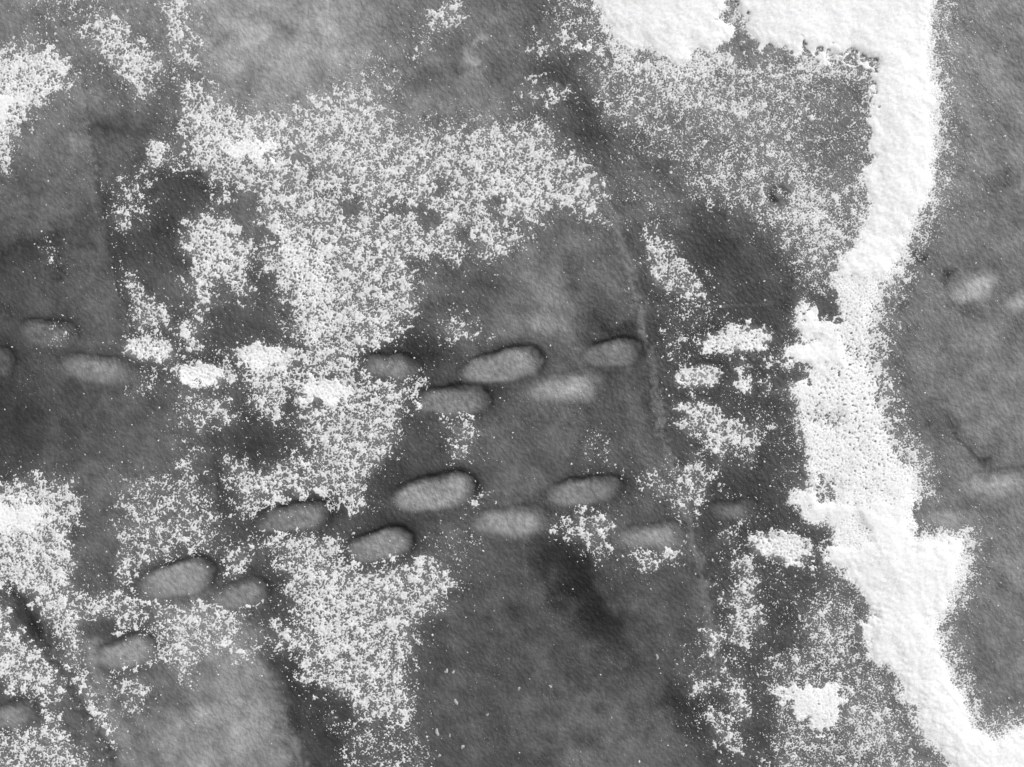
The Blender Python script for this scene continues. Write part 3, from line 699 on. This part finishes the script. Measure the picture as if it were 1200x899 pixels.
# snow does not lie on the bare print floors unless listed
fxi = (SX - ix[0]) / IS; fyi = (SY - iy[0]) / IS
hice = bil(H, fxi, fyi)
lab_s = label[np.clip(np.round(fyi).astype(int), 0, shp[0] - 1), np.clip(np.round(fxi).astype(int), 0, shp[1] - 1)]
bare = np.zeros(sh)
for i in (7, 8, 9, 10, 11, 12, 13, 14, 15, 16, 17, 18, 19, 20, 21, 22, 23, 24, 25, 26, 2):
    x, y, l, wd, ang = FP[i][:5]
    c, s = math.cos(math.radians(ang)), math.sin(math.radians(ang))
    X_ = SX - x + W1[0] * 1.6 + W2[0]; Y_ = SY - y + 2.5 + W1[1] * 1.6 + W2[1]
    q = (np.abs((X_ * c + Y_ * s) / (l / 2)) ** 2.4 + np.abs((-X_ * s + Y_ * c) / (wd / 2)) ** 2.3) ** (1 / 2.4)
    bare = np.maximum(bare, sm(1.12, .8, q) * (.72 if i in (18, 19, 21) else .93))
cov = cov * (1 - bare)
keys.append('fill_d')
for i in (0,):
    x, y, l, wd, ang = FP[i][:5]
    d = np.hypot((SX - x - 12) / 20, (SY - y) / 14)
    k = .3 * np.exp(-d * d)
    own = np.where((k > cov) & (k > .02), keys.index('fill_d') + 1, own)
    cov = np.maximum(cov, k)

# prints brimming with snow
for i, kk, dv in ((3, 'fill', .92), (4, 'fill_b', 1.05), (5, 'main', 1.05), (6, 'main', 1.08), (27, 'filled_a', .94), (28, 'filled_b', .84), (29, 'filled_c', .98), (0, 'fill_d', .0)):
    x, y, l, wd, ang = FP[i][:5]
    c, s = math.cos(math.radians(ang)), math.sin(math.radians(ang))
    X_ = SX - x + W1[0] * 2.5 + W2[0]; Y_ = SY - y + W1[1] * 2.2 + W2[1]
    q = (np.abs((X_ * c + Y_ * s) / (l / 2)) ** 2.3 + np.abs((-X_ * s + Y_ * c) / (wd / 2)) ** 2.3) ** (1 / 2.3)
    k = dv * sm(1.28, .52, q)
    own = np.where((k > cov) & (k > .02), keys.index(kk) + 1, own)
    cov = np.maximum(cov, k)

# a film of rime under and around the snow cover
def blur(A, lam):
    fy = np.fft.fftfreq(A.shape[0], SS)[:, None]; fx = np.fft.rfftfreq(A.shape[1], SS)[None]
    return np.fft.irfft2(np.fft.rfft2(A) * np.exp(-(fx ** 2 + fy ** 2) * (lam * math.pi) ** 2), s=A.shape)
film = bil(blur(sm(.10, .72, cov), 4.5), (IX - sx[0]) / SS, (IY - sy[0]) / SS)
kf = np.clip(film, 0, 1) * .62 * (1 - .75 * ringm)
tone = tone * (1 - kf) + np.maximum(tone, 144) * kf
hz_ = bil(blur(np.clip(cov, 0, .8), 30), (IX - sx[0]) / SS, (IY - sy[0]) / SS)
kh = np.clip(hz_, 0, 1) * .30
tone = tone * (1 - kh) + np.maximum(tone, 118) * kh

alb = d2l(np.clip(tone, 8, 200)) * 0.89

# the one ice sheet: fine core plus ever coarser rows out to the horizon
ext = [4, 8, 16, 32, 64, 128, 256, 600, 1500, 4000, 10000, 30000]
cum = np.cumsum(ext)
def grow(a): return np.concatenate([a[0] - cum[::-1], a, a[-1] + cum])
n = len(ext)
GX, GY = np.meshgrid(grow(ix), grow(iy))
pad = lambda A, mode='edge': np.pad(A, n, mode=mode)
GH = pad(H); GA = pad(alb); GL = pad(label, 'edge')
outer = np.ones(GX.shape); outer[n:-n, n:-n] = 0
GL[outer > 0] = 0
GH = np.where(outer > 0, GH * np.exp(-np.maximum(np.maximum(ix[0] - GX, GX - ix[-1]), np.maximum(iy[0] - GY, GY - iy[-1])) / 60.0), GH)
rim_d = np.hypot(np.maximum(np.maximum(ix[0] - GX, GX - ix[-1]), 0), np.maximum(np.maximum(iy[0] - GY, GY - iy[-1]), 0))
GA = GA * np.exp(-rim_d / 70.0) + 0.12 * (1 - np.exp(-rim_d / 70.0))
nr, nc = GX.shape
VV = np.stack([wx(GX).ravel(), wy(GY).ravel(), GH.ravel()], 1)
idx = np.arange(nr * nc).reshape(nr, nc)
Q = np.stack([idx[1:, :-1].ravel(), idx[1:, 1:].ravel(), idx[:-1, 1:].ravel(), idx[:-1, :-1].ravel()], 1)
QL = GL[:-1, :-1].ravel()
GAf, GOf = GA.ravel(), np.clip(rim_d / 60.0, 0, 1).ravel()

def sub_mesh(name, mask, mat, parent=None, loc=(0, 0, 0)):
    f = Q[mask]
    u, inv = np.unique(f, return_inverse=True)
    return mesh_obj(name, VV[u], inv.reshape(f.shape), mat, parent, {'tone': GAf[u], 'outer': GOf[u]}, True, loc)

tag(sub_mesh('ice', QL == 0, ICE), kind='structure')

for i, (x, y, l, wd, ang, tv, dep, rim, lab) in enumerate(FP):
    loc = (wx(min(max(x, 2), 1198)), wy(y), 0)
    e = bpy.data.objects.new('footprint', None)
    e.empty_display_size = .05
    C.objects.link(e); e.location = loc
    tag(e, lab, 'footprint', 'boot prints trodden into the ice')
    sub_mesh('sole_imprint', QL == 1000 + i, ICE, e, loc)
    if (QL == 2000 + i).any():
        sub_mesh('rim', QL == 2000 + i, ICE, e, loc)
for j, (P, kind, lab) in enumerate(CRACKS):
    if (QL == 3000 + j).any():
        tag(sub_mesh('ice_crack', QL == 3000 + j, ICE), lab, 'crack', 'cracks in the ice')
for j, (x, y, r, lab) in enumerate(PITS):
    tag(sub_mesh('ice_pit', QL == 4000 + j, ICE), lab, 'pit', 'small dark pits in the ice')
tag(sub_mesh('ice_blister', QL == 5000, ICE), 'small frozen blister with a pale knob in the finely dusted ice', 'ice blister')


# patchiness, strongest where the cover is half open
lowf = .6 * noise(sh, SS, 30, .5, 51) + .6 * noise(sh, SS, 13, .4, 52)
open_ = np.clip(4 * cov * (1 - cov), 0, 1)
aniso = noise(sh, SS, 10, .5, 91, (math.radians(40), .45))
cov_e = cov * .95 + .03 * sm(.2, .5, cov) + .30 * lowf * open_ * (1 - .35 * fine) + (.05 * lowf + .13 * aniso) * np.exp(-((SX - 1000) / 70) ** 4 - ((SY - 460) / 140) ** 4)
nc_ = .74 * noise(sh, SS, 7.0, .60, 61) + .60 * noise(sh, SS, 3.2, .40, 62)
nf_ = .36 * noise(sh, SS, 9.0, .60, 63) + .92 * noise(sh, SS, 3.6, .60, 64)
nn = nc_ * (1 - fine) + nf_ * fine
nn = nn / np.sqrt(((1 - fine) * .95) ** 2 + fine ** 2 + .6 * fine * (1 - fine))
un = ucdf(nn)
ex = cov_e - un
# height: crisp edged crust, then thick where the cover is full
crust = 0.0030 * (1 - .85 * sm(.95, 1.3, cov))
h = np.where(ex > 0, crust * (1 - np.exp(-np.maximum(ex, 0) * 2.6)), ex * 0.02)
thick = np.clip(cov - .8, 0, .6)
h = h + 0.006 * thick * sm(0, .3, ex)
rs = np.clip(ridge_sd, 0, 90)
h = h + (0.0135 * (1 - np.exp(-(rs / 30.0) ** 1.3)) + .0006 * noise(sh, SS, 45, .6, 71) * sm(0, 20, rs) + .00030 * noise(sh, SS, 6, .5, 72, (math.radians(-35), 2.0)) * sm(0, 12, rs)) * (ridge_sd > 0) * sm(-.05, .15, ex) * sm(.3, 1, blur(sm(.8, 1.35, cov), 6))
sz = hice + h - 0.0004
above = ex > -.02
fa = above[:-1, :-1] | above[1:, :-1] | above[:-1, 1:] | above[1:, 1:]
fa &= ((cov[:-1, :-1] > .02))
keep_hi = np.maximum(np.maximum(ex[:-1, :-1], ex[1:, 1:]), np.maximum(ex[1:, :-1], ex[:-1, 1:])) > 0
fa &= keep_hi
r, c = np.nonzero(fa)
Wd = sh[1]
i00 = r * Wd + c
QS = np.stack([i00 + Wd, i00 + Wd + 1, i00 + 1, i00], 1)
OS = own[:-1, :-1][r, c]
BODY = (.50 + .24 * sm(0, .30, ex) + .14 * sm(.3, .8, ex) + .15 * sm(.7, 1.05, cov))
BODY = (BODY * (1 - .035 * np.clip(noise(sh, SS, 50, .7, 95), -1, 2) - .02 * np.clip(noise(sh, SS, 9, .5, 96, (math.radians(-35), 2.0)), -1, 2))).ravel()  # random grey mottle in the snow colour, standing in for soft relief shading
BODY = np.minimum(BODY, 1.0)
SV = np.stack([wx(SX).ravel(), wy(SY).ravel(), sz.ravel()], 1)

INFO = {
 'drift': ('snow_drift', 'thick smooth white snow drift winding down the right side from top to bottom', 'snow drift', None),
 'corner': ('snow_patch', 'dense snow patch in the upper left corner with a curved lower edge', 'snow patch', None),
 'streak': ('snow_patch', 'slanting streak of clumped snow at the top left, right of the corner patch', 'snow patch', None),
 'strip': ('snow_patch', 'narrow upright strip of snow at the top, bordering the pale frosted ice', 'snow patch', None),
 'main': ('snow_patch', 'huge lacy snow patch left of centre, the largest one', 'snow patch', None),
 'scuff': ('snow_patch', 'few snow flecks on the scuffed cracked ice at the left edge', 'snow patch', None),
 'lobe': ('snow_patch', 'small snow lobe jutting left from the upper end of the largest patch', 'snow patch', None),
 'scatter': ('snow_patch', 'loose scatter of snow crystals right of the thin dark crack, upper left', 'snow patch', None),
 'tongue': ('snow_patch', 'ragged upright tongue of snow left of the largest patch, fraying downwards', 'snow patch', None),
 'scatter2': ('snow_patch', 'tapering speckled snow strip ending just above the snow filled footprints', 'snow patch', None),
 'fill': ('snow_patch', 'snow lying in the first filled footprint from the left', 'snow patch', None),
 'fill_b': ('snow_patch', 'snow packed in the second filled footprint from the left', 'snow patch', None),
 'fill_c': ('snow_patch', 'triangular snow wedge hanging below the filled footprints at the left', 'snow patch', None),
 'fill_d': ('snow_patch', 'sprinkle of snow inside the dark rimmed footprint near the left edge', 'snow patch', None),
 'crumbs_b': ('snow_patch', 'short row of snow crumbs slanting down from the crumbs at the top edge', 'snow patch', None),
 'crumbs_d': ('snow_patch', 'snow crumbs beside the dark streak left of the dusted ice', 'snow patch', None),
 'crumbs_e': ('snow_patch', 'snow crumbs trailing off the upper right end of the largest patch', 'snow patch', None),
 'dot': ('snow_patch', 'bright round dot of snow left of the drift top', 'snow patch', None),
 'apron_b': ('snow_patch', 'snow flecks with one bright spot above the tilted central footprint', 'snow patch', None),
 'apron_c': ('snow_patch', 'tiny snow crumbs at the right tip of the largest lower footprint', 'snow patch', None),
 'post_b': ('snow_patch', 'smaller right one of the snow scraps below the oblong heap', 'snow patch', None),
 'post_c': ('snow_patch', 'little round snow scrap under the right end of the oblong heap', 'snow patch', None),
 'low_b': ('snow_patch', 'tiny slanting snow scrap on the dark ice at the bottom left', 'snow patch', None),
 'low_c': ('snow_patch', 'small snow scrap beside the faint lower left footprint', 'snow patch', None),
 'flecks_b': ('snow_patch', 'thin snow flecks just below the first snow filled footprint', 'snow patch', None),
 'column_b': ('snow_patch', 'small snow scrap at the bottom edge, foot of the broken column', 'snow patch', None),
 'flecks': ('snow_patch', 'thin flecks of snow around the middle left, between the two footprint tracks', 'snow patch', None),
 'lowleft': ('snow_patch', 'broad netted snow cover in the lower left corner, broken by a dark slanting crack', 'snow patch', None),
 'crumbs': ('snow_patch', 'small snow crumbs at the top edge left of the centre', 'snow patch', None),
 'crumbs2': ('snow_patch', 'loose snow crumbs along the left end of the drift top', 'snow patch', None),
 'dusted': ('snow_dusting', 'fine even snow dusting enclosed by the curve of the drift at the upper right', 'snow dusting', 'stuff'),
 'upright': ('snow_patch', 'small upright snow patch beside the dark clear ice, right of the pale crack', 'snow patch', None),
 'filled_a': ('snow_patch', 'bright oblong heap of snow in a footprint just left of the drift', 'snow patch', None),
 'filled_b': ('snow_patch', 'short bright snow heap in a footprint, below and left of the oblong heap', 'snow patch', None),
 'posts': ('snow_patch', 'upright snow scrap below the middle of the oblong heap', 'snow patch', None),
 'broken': ('snow_patch', 'broken snow patch with ragged lower edge between the footprint tracks, near the drift', 'snow patch', None),
 'sprinkle': ('snow_patch', 'light sprinkle of snow crystals right of the pointed footprint', 'snow patch', None),
 'apron': ('snow_patch', 'apron of snow flecks below the oval black rimmed footprint', 'snow patch', None),
 'triangle': ('snow_patch', 'small triangular snow patch pointing down between two lower track footprints', 'snow patch', None),
 'fringe': ('snow_patch', 'thin snow fringe under the narrow pale footprint', 'snow patch', None),
 'filled_c': ('snow_patch', 'bright snow heap in a footprint touching the left foot of the drift', 'snow patch', None),
 'column': ('snow_patch', 'broken column of snow scraps along the lower right, left of the speckled ice', 'snow patch', None),
 'speckled': ('snow_dusting', 'speckled snow dusting left of the drift at the lower right', 'snow dusting', 'stuff'),
 'lump': ('snow_lump', 'solid white lump of snow on the speckled ice near the bottom right', 'snow lump', None),
}
for kid, key in enumerate(keys, 1):
    m = OS == kid
    if not m.any(): continue
    f = QS[m]
    u, inv = np.unique(f, return_inverse=True)
    nm, lb, ct, kd = INFO[key]
    o = mesh_obj(nm, SV[u], inv.reshape(f.shape), SNOW, attrs={'body': BODY[u]})
    tag(o, lb, ct, 'snow patches on the ice' if nm == 'snow_patch' else None, kd)

# ---------------------------------------------------------------- loose crystals
rng = np.random.default_rng(5)
def crystals(name, px, py, size, lab, cat, seed):
    rg = np.random.default_rng(seed)
    n = len(px)
    hz = bil(hice, (px - sx[0]) / SS, (py - sy[0]) / SS)
    base = np.array([[1, 0, 0], [0, 1, 0], [-1, 0, 0], [0, -1, 0], [0, 0, 1], [0, 0, -.6]], float)
    F = np.array([[0, 1, 4], [1, 2, 4], [2, 3, 4], [3, 0, 4]])
    sc = size[:, None] * rg.uniform(.45, 1.35, (n, 3)); sc[:, 2] = np.minimum(sc[:, 2], sc[:, 0]) * .8
    a = rg.uniform(0, 6.28, n)
    P = base[None, :5] * sc[:, None, :] * (1 + .35 * rg.uniform(-1, 1, (n, 5, 1)))
    X = P[..., 0] * np.cos(a)[:, None] - P[..., 1] * np.sin(a)[:, None]
    Y = P[..., 0] * np.sin(a)[:, None] + P[..., 1] * np.cos(a)[:, None]
    V = np.stack([wx(px[:, None] + X), wy(py[:, None] + Y), hz[:, None] + P[..., 2] * PX + .0006], 2).reshape(-1, 3)
    FF = (F[None] + 5 * np.arange(n)[:, None, None]).reshape(-1, 3)[:, ::-1]
    o = mesh_obj(name, V, FF, DUST, attrs={'body': np.repeat(rg.uniform(.5, 1, n), 5)}, smooth=False)
    return tag(o, lab, cat, kind='stuff')

# density: around the snow, plus a faint dusting everywhere
from_cov = cov.copy()
k = 17
near = np.clip(blur(np.clip(cov, 0, .8), 13), 0, 1)
wide = np.clip(blur(np.clip(cov, 0, .8), 34), 0, 1)
patch = ucdf(.8 * noise(sh, SS, 40, .5, 81) + .6 * noise(sh, SS, 14, .4, 82))
dens = (.15 * near + .035 * wide) * (.15 + 1.5 * patch ** 1.5) + .0005
dens += .05 * np.exp(-((SX - 1120) / 40) ** 2 - ((SY - 90) / 130) ** 2) * (.4 + patch)
dens *= (1 - .8 * gap) * (1 - .75 * bare) * np.where(cov > .95, 0, 1)
N = rng.random(sh) < dens * SS * SS
rr, cc = np.nonzero(N)
px_ = sx[cc] + rng.uniform(-.5, .5, len(cc)); py_ = sy[rr] + rng.uniform(-.5, .5, len(cc))
sz_ = np.minimum(.42 + rng.gamma(2.0, .18, len(cc)), 1.35)
print('crystals', len(cc), 'snow quads', len(QS))
crystals('snow_crystals', px_, py_, sz_, 'loose white snow crystals strewn over the bare ice', 'snow crystals', 9)

# white knots frozen into the ice (trapped air)
KN = [(523,787,4,'upper'),(531,788,3,''),(534,823,4.5,''),(542,875,3.5,''),(512,858,5,''),(515,885,3,''),(645,805,3,''),(608,807,3,''),
      (571,838,2.5,''),(770,770,4,''),(527,862,2.5,'')]

for (x, y, r, _) in KN:
    rg = np.random.default_rng(int(x * 7 + y))
    nth = 14
    th = np.arange(nth) * 2 * math.pi / nth
    rad = 1 + .28 * np.sin(th * 2 + rg.uniform(0, 6)) + .18 * np.sin(th * 3 + rg.uniform(0, 6)) + rg.uniform(-.12, .12, nth)
    V = [(0, 0, .42 * r * .8)]
    for f, z in ((.45, .34), (.8, .16), (1.0, -.15)):
        for k in range(nth):
            V.append((math.cos(th[k]) * rad[k] * f * r * .62, math.sin(th[k]) * rad[k] * f * r * .8, z * r * .8))
    V = np.array(V) * PX
    hz = float(bil(H, np.array([(x - ix[0]) / IS]), np.array([(y - iy[0]) / IS]))[0])
    Fq = []
    for ring in range(2):
        a0, b0 = 1 + ring * nth, 1 + (ring + 1) * nth
        for k in range(nth):
            k2 = (k + 1) % nth
            Fq.append((a0 + k, b0 + k, b0 + k2)); Fq.append((a0 + k, b0 + k2, a0 + k2))
    for k in range(nth):
        Fq.append((0, 1 + k, 1 + (k + 1) % nth))
    o = mesh_obj('frost_knot', V, Fq, DUST, attrs={'body': np.full(len(V), .38 + .12 * rg.random())})
    o.location = (wx(x), wy(y), hz)
    tag(o, 'small pale knot of frost frozen into the bare dark ice near the bottom', 'frost knot', 'frost knots in the bare ice')
